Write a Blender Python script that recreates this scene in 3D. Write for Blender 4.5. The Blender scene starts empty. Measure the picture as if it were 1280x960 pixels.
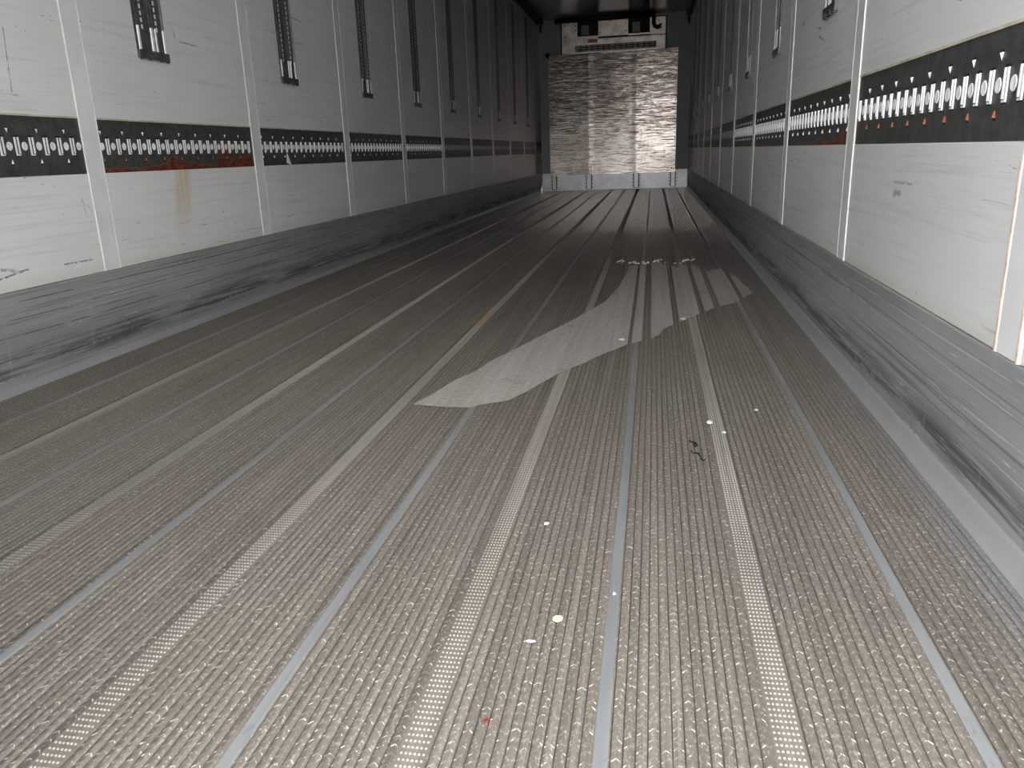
import bpy, math, random
import numpy as np
from mathutils import Matrix, Vector

random.seed(7)
rng = np.random.default_rng(7)
SC = bpy.context.scene
COL = SC.collection

# ------------------------------------------------------------------ camera
W, D, H, Y0 = 2.47, 14.454, 2.735, 0.30          # inner width, front wall, height, open rear end
cam = bpy.data.cameras.new('camera')
cam.sensor_width = 36.0
cam.lens = 36.0 * 1005.378 / 1280.0
cam.shift_x = 19.035 / 1280.0
cam.shift_y = 19.536 / 1280.0
cam.clip_start = 0.02
cam_ob = bpy.data.objects.new('camera', cam)
COL.objects.link(cam_ob)
yaw, pit, rol = -0.1958, 0.2956, -0.0392
fwd = Vector((math.sin(yaw) * math.cos(pit), math.cos(yaw) * math.cos(pit), -math.sin(pit)))
rgt = Vector((math.cos(yaw), -math.sin(yaw), 0))
up = rgt.cross(fwd)
r2 = rgt * math.cos(rol) + up * math.sin(rol)
u2 = -rgt * math.sin(rol) + up * math.cos(rol)
M = Matrix((r2, u2, -fwd)).transposed().to_4x4()
M.translation = Vector((1.904, 0.0, 0.652))
cam_ob.matrix_world = M
SC.camera = cam_ob

# ------------------------------------------------------------------ sky and exposure
wd = bpy.data.worlds.new('overcast_sky')
SC.world = wd
wd.use_nodes = True
bg = wd.node_tree.nodes['Background']
bg.inputs['Color'].default_value = (0.97, 0.985, 1.0, 1)
bg.inputs['Strength'].default_value = 1.0
SC.view_settings.view_transform = 'Standard'
SC.view_settings.look = 'None'
SC.view_settings.gamma = 1.0
SC.view_settings.exposure = 3.02
SC.cycles.max_bounces = 10
SC.cycles.diffuse_bounces = 8
SC.cycles.glossy_bounces = 4
SC.cycles.sample_clamp_indirect = 6.0


# ------------------------------------------------------------------ mesh helpers
class MB:
    """collects shapes into one mesh"""
    def __init__(self):
        self.v, self.f, self.m = [], [], []

    def add(self, v, f, m=0):
        o = len(self.v)
        self.v += [tuple(p) for p in v]
        self.f += [tuple(i + o for i in q) for q in f]
        self.m += [m] * len(f)
        return self

    def box(self, x0, x1, y0, y1, z0, z1, m=0):
        v = [(x, y, z) for z in (z0, z1) for y in (y0, y1) for x in (x0, x1)]
        f = [(0, 2, 3, 1), (4, 5, 7, 6), (0, 1, 5, 4), (2, 6, 7, 3), (0, 4, 6, 2), (1, 3, 7, 5)]
        return self.add(v, f, m)

    def bevel_box(self, x0, x1, y0, y1, z0, z1, b, side, m=0):
        """box whose face towards the room (side +1: +x, -1: -x) has chamfered edges"""
        xa, xb = (x0, x1) if side > 0 else (x1, x0)          # xa back, xb front
        bx = b if side > 0 else -b
        v = [(xa, y0, z0), (xa, y1, z0), (xa, y1, z1), (xa, y0, z1),
             (xb - bx, y0, z0), (xb - bx, y1, z0), (xb - bx, y1, z1), (xb - bx, y0, z1),
             (xb, y0 + b, z0 + b), (xb, y1 - b, z0 + b), (xb, y1 - b, z1 - b), (xb, y0 + b, z1 - b)]
        f = [(0, 1, 2, 3)]
        for a, c in ((0, 4), (4, 8)):
            for i in range(4):
                j = (i + 1) % 4
                f.append((a + i, c + i, c + j, a + j))
        f.append((8, 11, 10, 9))
        return self.add(v, f, m)

    def tube(self, pts, r, n=8, m=0, cap=True):
        pts = [Vector(p) for p in pts]
        rings = []
        for i, p in enumerate(pts):
            a = pts[max(i - 1, 0)]
            b = pts[min(i + 1, len(pts) - 1)]
            t = (b - a).normalized()
            h = Vector((0, 0, 1)) if abs(t.z) < 0.9 else Vector((1, 0, 0))
            s = t.cross(h).normalized()
            q = s.cross(t)
            rings.append([p + (s * math.cos(k * 2 * math.pi / n) + q * math.sin(k * 2 * math.pi / n)) * r for k in range(n)])
        v = [c for ring in rings for c in ring]
        f = []
        for i in range(len(rings) - 1):
            for k in range(n):
                l = (k + 1) % n
                f.append((i * n + k, i * n + l, (i + 1) * n + l, (i + 1) * n + k))
        if cap:
            f.append(tuple(range(n - 1, -1, -1)))
            f.append(tuple((len(rings) - 1) * n + k for k in range(n)))
        return self.add(v, f, m)

    def put(self, other, dx=0, dy=0, dz=0, flip=False):
        s = -1 if flip else 1
        v = [(s * p[0] + dx, p[1] + dy, p[2] + dz) for p in other.v]
        o = len(self.v)
        self.v += v
        for q, mm in zip(other.f, other.m):
            q = tuple(i + o for i in q)
            self.f.append(q[::-1] if flip else q)
            self.m.append(mm)
        return self

    def data(self, name, mats, smooth=False):
        me = bpy.data.meshes.new(name)
        me.from_pydata(self.v, [], self.f)
        for mt in mats:
            me.materials.append(mt)
        if any(self.m):
            me.polygons.foreach_set('material_index', self.m)
        if smooth:
            me.polygons.foreach_set('use_smooth', [True] * len(me.polygons))
        me.update()
        return me


def link(name, me, parent=None, loc=None, **props):
    o = bpy.data.objects.new(name, me)
    COL.objects.link(o)
    if parent is not None:
        o.parent = parent
    if loc is not None:
        o.location = loc
    for k, v in props.items():
        o[k] = v
    return o


def obj(name, mb, mats, parent=None, smooth=False, loc=None, **props):
    if not isinstance(mats, (list, tuple)):
        mats = [mats]
    return link(name, mb.data(name, mats, smooth), parent, loc, **props)


def thing(name, label, category, loc=(0, 0, 0), group=None):
    o = link(name, None, None, loc)
    o['label'] = label
    o['category'] = category
    if group:
        o['group'] = group
    return o


def np_mesh(name, v, q, mat):
    me = bpy.data.meshes.new(name)
    n, k = len(v), len(q)
    me.vertices.add(n)
    me.vertices.foreach_set('co', np.asarray(v, np.float32).ravel())
    me.loops.add(4 * k)
    me.loops.foreach_set('vertex_index', np.asarray(q, np.int32).ravel())
    me.polygons.add(k)
    me.polygons.foreach_set('loop_start', np.arange(0, 4 * k, 4, dtype=np.int32))
    me.materials.append(mat)
    me.update(calc_edges=True)
    return me


# ------------------------------------------------------------------ material helpers
class NT:
    def __init__(self, name):
        self.mat = bpy.data.materials.new(name)
        self.mat.use_nodes = True
        self.t = self.mat.node_tree
        self.b = self.t.nodes['Principled BSDF']
        self.pos = self.t.nodes.new('ShaderNodeNewGeometry').outputs['Position']
        s = self.t.nodes.new('ShaderNodeSeparateXYZ')
        self.t.links.new(self.pos, s.inputs[0])
        self.x, self.y, self.z = s.outputs

    def put(self, v, sock):
        if hasattr(v, 'is_linked') or isinstance(v, bpy.types.NodeSocket):
            self.t.links.new(v, sock)
        elif isinstance(v, (tuple, list)) and len(v) == 3 and sock.type == 'RGBA':
            sock.default_value = (*v, 1)
        else:
            sock.default_value = v

    def math(self, op, a, b=None, c=None, clamp=False):
        n = self.t.nodes.new('ShaderNodeMath')
        n.operation = op
        n.use_clamp = clamp
        for i, v in enumerate((a, b, c)):
            if v is not None:
                self.put(v, n.inputs[i])
        return n.outputs[0]

    def noise(self, scale, detail=3, rough=0.55, distort=0.0, offset=(0, 0, 0)):
        m = self.t.nodes.new('ShaderNodeMapping')
        self.t.links.new(self.pos, m.inputs['Vector'])
        m.inputs['Scale'].default_value = scale
        m.inputs['Location'].default_value = offset
        n = self.t.nodes.new('ShaderNodeTexNoise')
        n.inputs['Scale'].default_value = 1.0
        n.inputs['Detail'].default_value = detail
        n.inputs['Roughness'].default_value = rough
        n.inputs['Distortion'].default_value = distort
        self.t.links.new(m.outputs[0], n.inputs['Vector'])
        return n.outputs[0]

    def step(self, v, lo, hi, a=0.0, b=1.0):
        n = self.t.nodes.new('ShaderNodeMapRange')
        n.interpolation_type = 'SMOOTHSTEP'
        self.put(v, n.inputs['Value'])
        n.inputs['From Min'].default_value = lo
        n.inputs['From Max'].default_value = hi
        n.inputs['To Min'].default_value = a
        n.inputs['To Max'].default_value = b
        return n.outputs[0]

    def mix(self, f, a, b):
        n = self.t.nodes.new('ShaderNodeMix')
        n.data_type = 'RGBA'
        self.put(f, n.inputs[0])
        self.put(a, n.inputs[6])
        self.put(b, n.inputs[7])
        return n.outputs[2]

    def mul(self, *a):
        r = a[0]
        for v in a[1:]:
            r = self.math('MULTIPLY', r, v)
        return r

    def band(self, v, lo, hi, soft):
        return self.mul(self.step(v, lo - soft, lo + soft), self.step(v, hi - soft, hi + soft, 1.0, 0.0))

    def curve(self, v, pts):
        """piecewise linear function of a socket, pts = [(position, value)], values 0..1"""
        lo, hi = pts[0][0], pts[-1][0]
        n = self.t.nodes.new('ShaderNodeMapRange')
        self.put(v, n.inputs['Value'])
        n.inputs['From Min'].default_value = lo
        n.inputs['From Max'].default_value = hi
        c = self.t.nodes.new('ShaderNodeFloatCurve')
        cv = c.mapping.curves[0]
        while len(cv.points) < len(pts):
            cv.points.new(0.5, 0.5)
        for p, (a, b) in zip(cv.points, pts):
            p.location = ((a - lo) / (hi - lo), b)
            p.handle_type = 'VECTOR'
        c.mapping.update()
        self.t.links.new(n.outputs[0], c.inputs['Value'])
        return c.outputs[0]

    def bump(self, h, strength, dist):
        n = self.t.nodes.new('ShaderNodeBump')
        n.inputs['Strength'].default_value = strength
        n.inputs['Distance'].default_value = dist
        self.put(h, n.inputs['Height'])
        self.t.links.new(n.outputs[0], self.b.inputs['Normal'])

    def done(self, color, rough=0.5, metal=0.0, spec=0.5):
        self.put(color, self.b.inputs['Base Color'])
        self.put(rough, self.b.inputs['Roughness'])
        self.put(metal, self.b.inputs['Metallic'])
        self.put(spec, self.b.inputs['Specular IOR Level'])
        return self.mat


def plain(name, color, rough=0.5, metal=0.0, var=0.15, scale=40.0, spec=0.5):
    n = NT(name)
    k = n.noise((scale, scale, scale), 3)
    dark = tuple(c * (1 - var) for c in color)
    lite = tuple(min(1, c * (1 + var)) for c in color)
    return n.done(n.mix(n.step(k, 0.3, 0.7), dark, lite), rough, metal, spec)


MARKS = [(1, 2.295, 1.07, 2.279, 0.885, 0.0018, 0.9), (1, 3.26, 1.139, 3.40, 1.137, 0.0022, 0.9), (1, 3.225, 1.18, 3.232, 1.14, 0.003, 0.6),
         (1, 2.05, 0.348, 2.20, 0.366, 0.003, 0.9), (1, 2.09, 0.380, 2.17, 0.362, 0.005, 0.55), (1, 2.36, 0.359, 2.50, 0.357, 0.003, 0.75),
         (1, 2.503, 0.565, 2.513, 0.505, 0.0012, 0.7), (1, 2.503, 0.552, 2.546, 0.521, 0.0012, 0.6), (1, 4.41, 1.390, 4.53, 1.384, 0.003, 0.8),
         (-1, 2.07, 0.531, 2.13, 0.529, 0.008, 0.55), (-1, 1.99, 0.554, 2.135, 0.554, 0.004, 0.45), (-1, 3.22, 1.030, 3.30, 1.042, 0.004, 0.8),
         (-1, 3.16, 0.988, 3.25, 1.008, 0.004, 0.8), (-1, 3.56, 1.090, 3.62, 1.096, 0.004, 0.7)]


def wall_mat():
    n = NT('scuffed_white_coated_steel')
    big = n.noise((0.6, 0.9, 3.0), 4)
    c = n.mix(n.step(big, 0.3, 0.7), (0.76, 0.76, 0.745), (0.83, 0.83, 0.82))
    fine = n.noise((1, 1.6, 75.0), 4, 0.65, 0.4)
    c = n.mix(n.step(fine, 0.50, 0.74, 0, 0.38), c, (0.48, 0.48, 0.47))
    vert = n.noise((1, 9.0, 0.5), 3, 0.6, 0, (0, 3, 0))
    c = n.mix(n.step(vert, 0.58, 0.8, 0, 0.30), c, (0.66, 0.645, 0.59))
    region = n.step(n.noise((1, 1.1, 2.2), 2, 0.5, 0, (4, 0, 1)), 0.48, 0.62)
    ragged = n.noise((3, 45.0, 45.0), 3, 0.6)
    scuff = n.step(n.noise((2, 5.0, 110.0), 3, 0.7, 0.8, (0, 0, 5)), 0.635, 0.70)
    c = n.mix(n.mul(region, scuff, 0.75), c, (0.10, 0.10, 0.10))
    ticks = n.step(n.noise((2, 16.0, 60.0), 2, 0.5, 1.5, (2, 7, 5)), 0.735, 0.76)
    c = n.mix(n.mul(ticks, 0.8), c, (0.08, 0.08, 0.08))
    # single scuffs and cracks where the photograph shows them: side, start (y, z), end (y, z), half width, strength
    for sd, ya, za, yb, zb, hw, st in MARKS:
        if abs(yb - ya) > abs(zb - za):
            u, w, a0, b0, a1, b1 = n.y, n.z, ya, za, yb, zb
        else:
            u, w, a0, b0, a1, b1 = n.z, n.y, za, ya, zb, yb
        k = (b1 - b0) / (a1 - a0)
        line = n.math('ADD', n.math('MULTIPLY', u, k), b0 - k * a0)
        dd = n.math('ABSOLUTE', n.math('SUBTRACT', n.math('ADD', w, n.math('MULTIPLY', n.math('SUBTRACT', ragged, 0.5), hw * 3)), line))
        mk = n.mul(n.step(dd, hw * 0.5, hw * 1.3, 1, 0), n.band(u, min(a0, a1), max(a0, a1), 0.006),
                   n.step(n.x, 1.2, 1.3, 1, 0) if sd > 0 else n.step(n.x, 1.2, 1.3))
        c = n.mix(n.mul(mk, n.step(ragged, 0.38, 0.55, 0.25, 1.0), st), c, (0.07, 0.07, 0.07))
    # rusty water that has run down below the second rail of the left wall
    run = n.mul(n.band(n.math('ADD', n.y, n.math('MULTIPLY', n.z, -0.22)), 2.95, 3.06, 0.025),
                n.step(n.z, 0.33, 0.6), n.step(n.z, 0.637, 0.642, 1, 0), n.step(n.x, 0.1, 0.2, 1, 0),
                n.step(n.noise((1, 60.0, 2.0), 2), 0.35, 0.6, 0.45, 0.9))
    c = n.mix(n.math('MULTIPLY', run, 0.85), c, (0.66, 0.50, 0.30))
    dust = n.mul(n.step(n.z, 0.307, 0.36, 0.35, 0.0))
    c = n.mix(dust, c, (0.60, 0.55, 0.45))
    n.bump(n.noise((1, 2.5, 5.0), 2), 0.25, 0.012)
    return n.done(c, n.step(fine, 0.3, 0.7, 0.30, 0.45), 0.0, 0.5)


def skirt_mat():
    n = NT('gouged_grey_aluminium')
    c = n.mix(n.step(n.noise((1, 1.2, 6.0), 4), 0.3, 0.7), (0.36, 0.36, 0.36), (0.47, 0.47, 0.465))
    a = n.noise((1, 0.7, 95.0), 4, 0.7, 0.25)
    c = n.mix(n.step(a, 0.54, 0.68, 0, 0.7), c, (0.15, 0.15, 0.155))
    low = n.mul(n.step(n.z, 0.03, 0.07), n.step(n.z, 0.08, 0.15, 1, 0), n.step(n.noise((1, 2.5, 60), 3), 0.38, 0.6))
    c = n.mix(n.mul(low, 0.8), c, (0.07, 0.07, 0.075))
    vt = n.step(n.noise((1, 40.0, 3.0), 3), 0.58, 0.75, 0, 0.35)
    c = n.mix(vt, c, (0.50, 0.50, 0.49))
    b = n.mul(n.step(n.noise((1, 1.8, 150.0), 4, 0.7, 0.3, (0, 9, 3)), 0.60, 0.66), n.step(n.noise((1, 26, 40), 2), 0.42, 0.6))
    c = n.mix(n.mul(b, 0.9), c, (0.75, 0.75, 0.74))
    for z0, oy, w in ((0.274, 0, 0.0016), (0.178, 3, 0.0016), (0.120, 7, 0.0012), (0.226, 5, 0.0012)):
        wv = n.math('MULTIPLY', n.math('SUBTRACT', n.noise((1, 0.5, 0.01), 2, 0.5, 0, (0, oy, oy)), 0.5), 0.05)
        dz = n.math('ABSOLUTE', n.math('SUBTRACT', n.math('ADD', n.z, wv), z0))
        br = n.step(n.noise((2, 3.5, 1), 4, 0.7, 0, (oy, oy, 0)), 0.40, 0.55)
        lft = n.step(n.x, 1.2, 1.3, 1, 0)
        c = n.mix(n.mul(n.step(dz, w * 0.5, w * 1.4, 1, 0), br, 0.85), c, n.mix(lft, (0.62, 0.62, 0.61), (0.05, 0.05, 0.052)))
    n.bump(a, 0.35, 0.004)
    return n.done(c, n.step(a, 0.3, 0.7, 0.38, 0.55), 0.35, 0.5)


def floor_col(n, base, lite, wetc=(0.115, 0.085, 0.075)):
    """common dirt pattern of the floor, follows the length of the trailer"""
    st = n.noise((55.0, 0.5, 1), 3, 0.6)
    c = n.mix(n.step(st, 0.3, 0.7), base, lite)
    pt = n.noise((2.2, 1.1, 1), 5, 0.6, 0.3)
    c = n.mix(n.step(pt, 0.5, 0.75, 0, 0.35), c, tuple(v * f for v, f in zip(base, (0.72, 0.62, 0.52))))
    gr = n.noise((4.5, 2.0, 1), 4, 0.6, 0.3, (5, 2, 0))
    c = n.mix(n.step(gr, 0.56, 0.75, 0, 0.35), c, (base[0] * 0.62, base[1] * 0.68, base[2] * 0.70))
    # damp, reddish stained area from the middle to the front wall, with black streaks on the right
    edge = n.math('ADD', n.y, n.math('MULTIPLY', n.noise((9, 1.2, 1), 3), 1.2))
    damp = n.mul(n.step(edge, 4.6, 5.6), n.step(n.x, 1.0, 1.7))
    left = n.mul(n.step(n.y, 2.2, 4.4), n.step(n.x, 0.9, 1.5), n.step(n.x, 1.70, 1.85, 1, 0))
    c = n.mix(n.math('MULTIPLY', left, 0.35), c, wetc)
    c = n.mix(n.math('MULTIPLY', damp, 0.6), c, (0.17, 0.112, 0.10))
    blk = n.mul(n.step(n.noise((13, 0.5, 1), 5, 0.65, 0.3, (3, 3, 0)), 0.45, 0.53), n.step(n.x, 2.08, 2.25), n.step(n.y, 5.0, 6.5))
    c = n.mix(n.mul(blk, 0.8), c, (0.02, 0.017, 0.016))
    side = n.math('MULTIPLY', n.step(n.x, 2.36, 2.42), n.step(pt, 0.35, 0.6, 0.3, 0.8))
    c = n.mix(side, c, (0.20, 0.20, 0.20))
    return c, damp, blk


def floor_mat():
    n = NT('dirty_brown_grey_tread_floor')
    c, damp, blk = floor_col(n, (0.142, 0.121, 0.101), (0.205, 0.180, 0.153))
    lines = n.noise((330.0, 2.2, 1), 2, 0.6)
    c = n.mix(n.step(lines, 0.52, 0.68, 0, 0.55), c, (0.10, 0.082, 0.066))
    gr = n.noise((230.0, 110.0, 1), 2, 0.7)
    c = n.mix(n.step(gr, 0.54, 0.68, 0, 0.6), c, (0.42, 0.385, 0.335))
    c = n.mix(n.step(gr, 0.34, 0.46, 0.45, 0.0), c, (0.12, 0.10, 0.082))
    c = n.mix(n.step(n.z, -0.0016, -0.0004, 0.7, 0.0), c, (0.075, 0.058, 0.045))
    h = n.noise((75.0, 65.0, 1), 2)
    n.bump(h, 0.5, 0.0015)
    n.put(n.step(n.y, 4.0, 7.5, 0.0, 0.9), n.b.inputs['Coat Weight'])
    n.b.inputs['Coat Roughness'].default_value = 0.22
    return n.done(c, n.step(n.y, 4.0, 8.0, 0.55, 0.34), 0.0, 0.6)


def tooth_mat():
    n = NT('worn_tread_tips')
    c, damp, blk = floor_col(n, (0.165, 0.141, 0.117), (0.25, 0.219, 0.186))
    sp = n.step(n.noise((120, 90, 1), 1, 0.5, 0, (1, 1, 0)), 0.56, 0.62)
    c = n.mix(n.mul(sp, 0.85), c, (0.60, 0.57, 0.51))
    return n.done(c, 0.42, 0.0, 0.5)


def dot_mat():
    n = NT('worn_pale_studs')
    c, damp, blk = floor_col(n, (0.31, 0.285, 0.255), (0.48, 0.45, 0.41))
    tan = n.mul(n.band(n.x, 1.2, 1.26, 0.005), n.band(n.y, 3.08, 3.36, 0.03))
    c = n.mix(tan, c, (0.40, 0.26, 0.12))
    return n.done(c, 0.4, 0.0, 0.5)


def strip_mat():
    n = NT('smooth_grey_weld_strip')
    k = n.noise((20, 1.5, 1), 3)
    c = n.mix(n.step(k, 0.3, 0.7), (0.185, 0.189, 0.193), (0.265, 0.27, 0.274))
    s = n.step(n.noise((60, 25, 1), 3, 0.6, 1.0), 0.62, 0.7)
    c = n.mix(n.mul(s, 0.5), c, (0.16, 0.165, 0.17))
    return n.done(c, 0.42, 0.1, 0.5)


def plate_rust(name, rust_curve=None, spots=0.0, side=0):
    """dark galvanised rail steel; rust_curve: [(y, height above the lower edge)] of a rust tide mark"""
    n = NT(name)
    k = n.noise((30, 30, 30), 4)
    c = n.mix(n.step(k, 0.3, 0.7), (0.058, 0.061, 0.059), (0.105, 0.110, 0.107))
    v = n.step(n.noise((1, 30, 2.5), 3), 0.55, 0.75, 0, 0.35)
    c = n.mix(v, c, (0.14, 0.145, 0.145))
    rough = 0.45
    if rust_curve:
        hgt = n.curve(n.y, [(a, b * 5.0) for a, b in rust_curve])
        hgt = n.math('MULTIPLY', hgt, 0.2)
        w = n.math('MULTIPLY', n.math('SUBTRACT', n.noise((1, 40, 40), 3), 0.5), 0.02)
        d = n.math('SUBTRACT', n.math('ADD', hgt, w), n.math('SUBTRACT', n.z, 0.641))
        m = n.step(d, -0.001, 0.003)
        holes = n.math('MAXIMUM', n.step(n.noise((1, 45, 45), 3, 0.6, 0.6, (0, 4, 0)), 0.40, 0.48), n.step(n.z, 0.655, 0.672, 1.0, 0.0))
        m = n.mul(m, holes)
        rc = n.mix(n.step(n.noise((1, 30, 50), 4), 0.35, 0.65), (0.10, 0.021, 0.012), (0.36, 0.076, 0.038))
        c = n.mix(m, c, rc)
        rim = n.band(d, -0.004, 0.001, 0.002)
        c = n.mix(n.mul(rim, 0.5), c, (0.32, 0.17, 0.09))
    if spots:
        sp = n.step(n.noise((1, 22, 26), 4, 0.6, 0.4, (0, 1.3 + side, 0)), 0.67 - spots * 0.1, 0.72 - spots * 0.1)
        c = n.mix(n.mul(sp, 0.9, n.step(n.z, 0.64, 0.76, 1.0, 0.0)), c, (0.32, 0.072, 0.036))
    return n.done(c, rough, 0.35, 0.5)


def alu_plate_mat():
    n = NT('scratched_aluminium_sheet')
    c = n.mix(n.step(n.noise((1.5, 1, 2.5), 4), 0.3, 0.7), (0.40, 0.34, 0.30), (0.60, 0.53, 0.48))
    ln = n.noise((5.0, 1, 85.0), 6, 0.8, 0.5)
    hi = n.step(n.z, 0.5, 1.6)
    thr = n.math('ADD', ln, n.math('MULTIPLY', hi, 0.085))
    c = n.mix(n.step(thr, 0.50, 0.60, 0, 0.95), c, (0.055, 0.043, 0.037))
    pa = n.mul(n.step(n.noise((3.5, 1, 12.0), 4, 0.65, 0.5, (0, 2, 1)), 0.47, 0.57), n.step(n.noise((9, 1, 60), 4, 0.7), 0.42, 0.56), hi)
    c = n.mix(n.mul(pa, 0.92), c, (0.035, 0.027, 0.024))
    lowp = n.mul(n.step(n.noise((26, 1, 75), 4, 0.7, 0.5, (3, 2, 1)), 0.60, 0.66), n.step(n.noise((2.5, 1, 3.5), 2, 0.5, 0, (0, 5, 0)), 0.45, 0.6))
    c = n.mix(n.mul(lowp, 0.8), c, (0.07, 0.055, 0.05))
    vl = n.mul(n.step(n.noise((95.0, 1, 4.0), 3, 0.6), 0.52, 0.68), n.step(n.noise((3, 1, 3), 2, 0.5, 0, (9, 0, 0)), 0.40, 0.56))
    c = n.mix(n.mul(vl, 0.65), c, (0.18, 0.15, 0.135))
    fs = n.noise((45.0, 1, 230.0), 4, 0.75)
    c = n.mix(n.step(fs, 0.52, 0.62, 0, 0.6), c, (0.12, 0.095, 0.082))
    n.bump(n.noise((14.0, 1, 40.0), 3), 0.22, 0.003)
    return n.done(c, n.step(ln, 0.3, 0.7, 0.15, 0.32), 0.85, 0.5)


M_WALL = wall_mat()
M_STRIP = plain('white_cover_strip_paint', (0.80, 0.80, 0.805), 0.32, 0, 0.06, 6)
M_BEAD = plain('white_sealant_bead', (0.86, 0.85, 0.80), 0.35, 0, 0.10, 15)
M_BEADT = plain('yellowed_sealant', (0.62, 0.55, 0.43), 0.5, 0, 0.2, 12)
M_BEADR = plain('rust_stained_sealant', (0.62, 0.40, 0.29), 0.6, 0, 0.35, 30)
M_SKIRT = skirt_mat()
M_COVE = plain('rubbed_bright_aluminium_cove', (0.50, 0.50, 0.51), 0.42, 0.5, 0.04, 5)
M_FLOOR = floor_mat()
M_TOOTH = tooth_mat()


def stud_base_mat():
    n = NT('dirty_stud_strip_base')
    c, damp, blk = floor_col(n, (0.15, 0.128, 0.107), (0.215, 0.188, 0.16))
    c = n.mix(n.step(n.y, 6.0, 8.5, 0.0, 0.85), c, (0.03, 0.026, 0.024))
    return n.done(c, 0.5, 0.0, 0.45)


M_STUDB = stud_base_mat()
M_DOT = dot_mat()
M_WELD = strip_mat()
M_SLAB = plain('dark_subfloor', (0.10, 0.09, 0.08), 0.8)
M_CORE = plain('wall_core_foam', (0.55, 0.54, 0.48), 0.8)
M_RAIL = plate_rust('dark_galvanised_rail_steel')
M_RAIL_L = plate_rust('rail_steel_with_rust_tide_mark',
                      [(2.63, 0.012), (2.75, 0.012), (2.86, 0.010), (2.99, 0.018), (3.06, 0.032), (3.10, 0.062), (3.15, 0.032),
                       (3.29, 0.016), (3.42, 0.010), (3.45, 0.030), (3.48, 0.105), (3.53, 0.115), (3.56, 0.04), (3.60, 0.030), (3.64, 0.085), (3.68, 0.03), (3.74, 0.090), (3.77, 0.02), (3.85, 0.008)], 0.45)
M_RAIL_R = plate_rust('rail_steel_with_rust_in_one_corner',
                      [(2.65, 0.110), (2.70, 0.100), (2.735, 0.070), (2.76, 0.022), (2.84, 0.012), (2.95, 0.008), (3.08, 0.020), (3.12, 0.026),
                       (3.22, 0.006), (3.5, 0.0), (3.85, 0.0)], 0.15, 2)
M_RAIL_S = plate_rust('rail_steel_with_rust_specks', [(3.8, 0.0), (4.6, 0.004), (4.85, 0.012), (5.1, 0.014)], 0.15, 4)
M_STEEL = plain('bright_worn_steel', (0.92, 0.92, 0.905), 0.30, 0.05, 0.08, 60)
M_HOLE = plain('pale_dished_hole', (0.88, 0.88, 0.87), 0.4, 0.0, 0.12, 60)
M_DARK = plain('black_recess', (0.010, 0.010, 0.010), 0.7, 0, 0.1)
M_DULL = plain('dull_grey_far_steel', (0.24, 0.235, 0.23), 0.45, 0.2, 0.2, 30)  # darker grey for slots, holes and tabs of the far lashing rails
M_LIP = plain('dull_rail_edge', (0.13, 0.13, 0.127), 0.45, 0.4, 0.2, 30)
M_LIPB = plain('rubbed_rail_edge', (0.30, 0.30, 0.295), 0.4, 0.4, 0.2, 30)
M_RUSTY = plain('rusted_steel_tab', (0.36, 0.085, 0.045), 0.75, 0, 0.4, 120)
M_DECK = plain('dark_deck_rail_steel', (0.115, 0.117, 0.110), 0.42, 0.4, 0.3, 30)
M_ALU = alu_plate_mat()
M_GREY = plain('grey_front_wall_panel', (0.36, 0.38, 0.37), 0.5, 0, 0.05, 4)
M_KICK = plain('pale_aluminium_kick_board', (0.82, 0.81, 0.79), 0.35, 0.35, 0.10, 5)
M_SLAT = plain('pale_grille_slats', (0.80, 0.77, 0.73), 0.4, 0, 0.1, 9)
M_HOUSE = plain('dirty_white_unit_housing', (0.66, 0.56, 0.50), 0.35, 0.45, 0.2, 9)
M_BLACK = plain('black_rubber', (0.008, 0.008, 0.008), 0.5, 0, 0.2)
M_ORANGE = plain('orange_red_sticker', (0.72, 0.16, 0.035), 0.5, 0, 0.1)
M_CEIL = plain('white_glossy_ceiling', (0.50, 0.51, 0.50), 0.12, 0, 0.03, 3)
M_GROUND = plain('yard_asphalt', (0.16, 0.16, 0.16), 0.9, 0, 0.2, 5)
M_PAPER = plain('white_paper', (0.86, 0.85, 0.82), 0.7, 0, 0.08, 60)
M_CREAM = plain('cream_crumb', (0.70, 0.60, 0.36), 0.7, 0, 0.12, 120)
M_LEAF = plain('dark_red_chip', (0.20, 0.022, 0.010), 0.6, 0, 0.2, 120)


def film_mat():
    n = NT('dried_grey_water_film')
    k = n.noise((40, 1.0, 1), 3)
    c = n.mix(n.step(k, 0.3, 0.7), (0.42, 0.38, 0.345), (0.53, 0.49, 0.45))
    sp = n.step(n.noise((6, 5, 1), 4, 0.6, 0.4), 0.60, 0.72)
    c = n.mix(n.mul(sp, 0.5), c, (0.24, 0.215, 0.19))
    n.done(c, 0.5, 0, 0.45)
    n.put(n.step(n.noise((70, 60, 1), 2), 0.3, 0.7, 0.80, 0.95), n.b.inputs['Alpha'])
    return n.mat


M_FILM = film_mat()

# ------------------------------------------------------------------ yard outside the open end
obj('ground', MB().box(-40, 42, -60, 60, -1.45, -1.25), M_GROUND, kind='structure')

# ------------------------------------------------------------------ rear doors: left leaf shut behind the photographer, right leaf swung open
dl = obj('door_1', MB().box(0.004, 1.232, Y0 - 0.075, Y0 - 0.003, 0.006, H - 0.006), plain('grey_door_skin', (0.60, 0.60, 0.59), 0.4, 0, 0.05, 4), kind='structure')
obj('door_seal', MB().box(1.232, 1.246, Y0 - 0.070, Y0 - 0.010, 0.006, H - 0.006), plain('black_door_seal', (0.015, 0.015, 0.015), 0.6), dl)
obj('door_2', MB().box(W + 0.110, W + 0.180, Y0 + 0.02, Y0 + 1.25, 0.006, H - 0.006), dl.data.materials[0], kind='structure')

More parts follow.
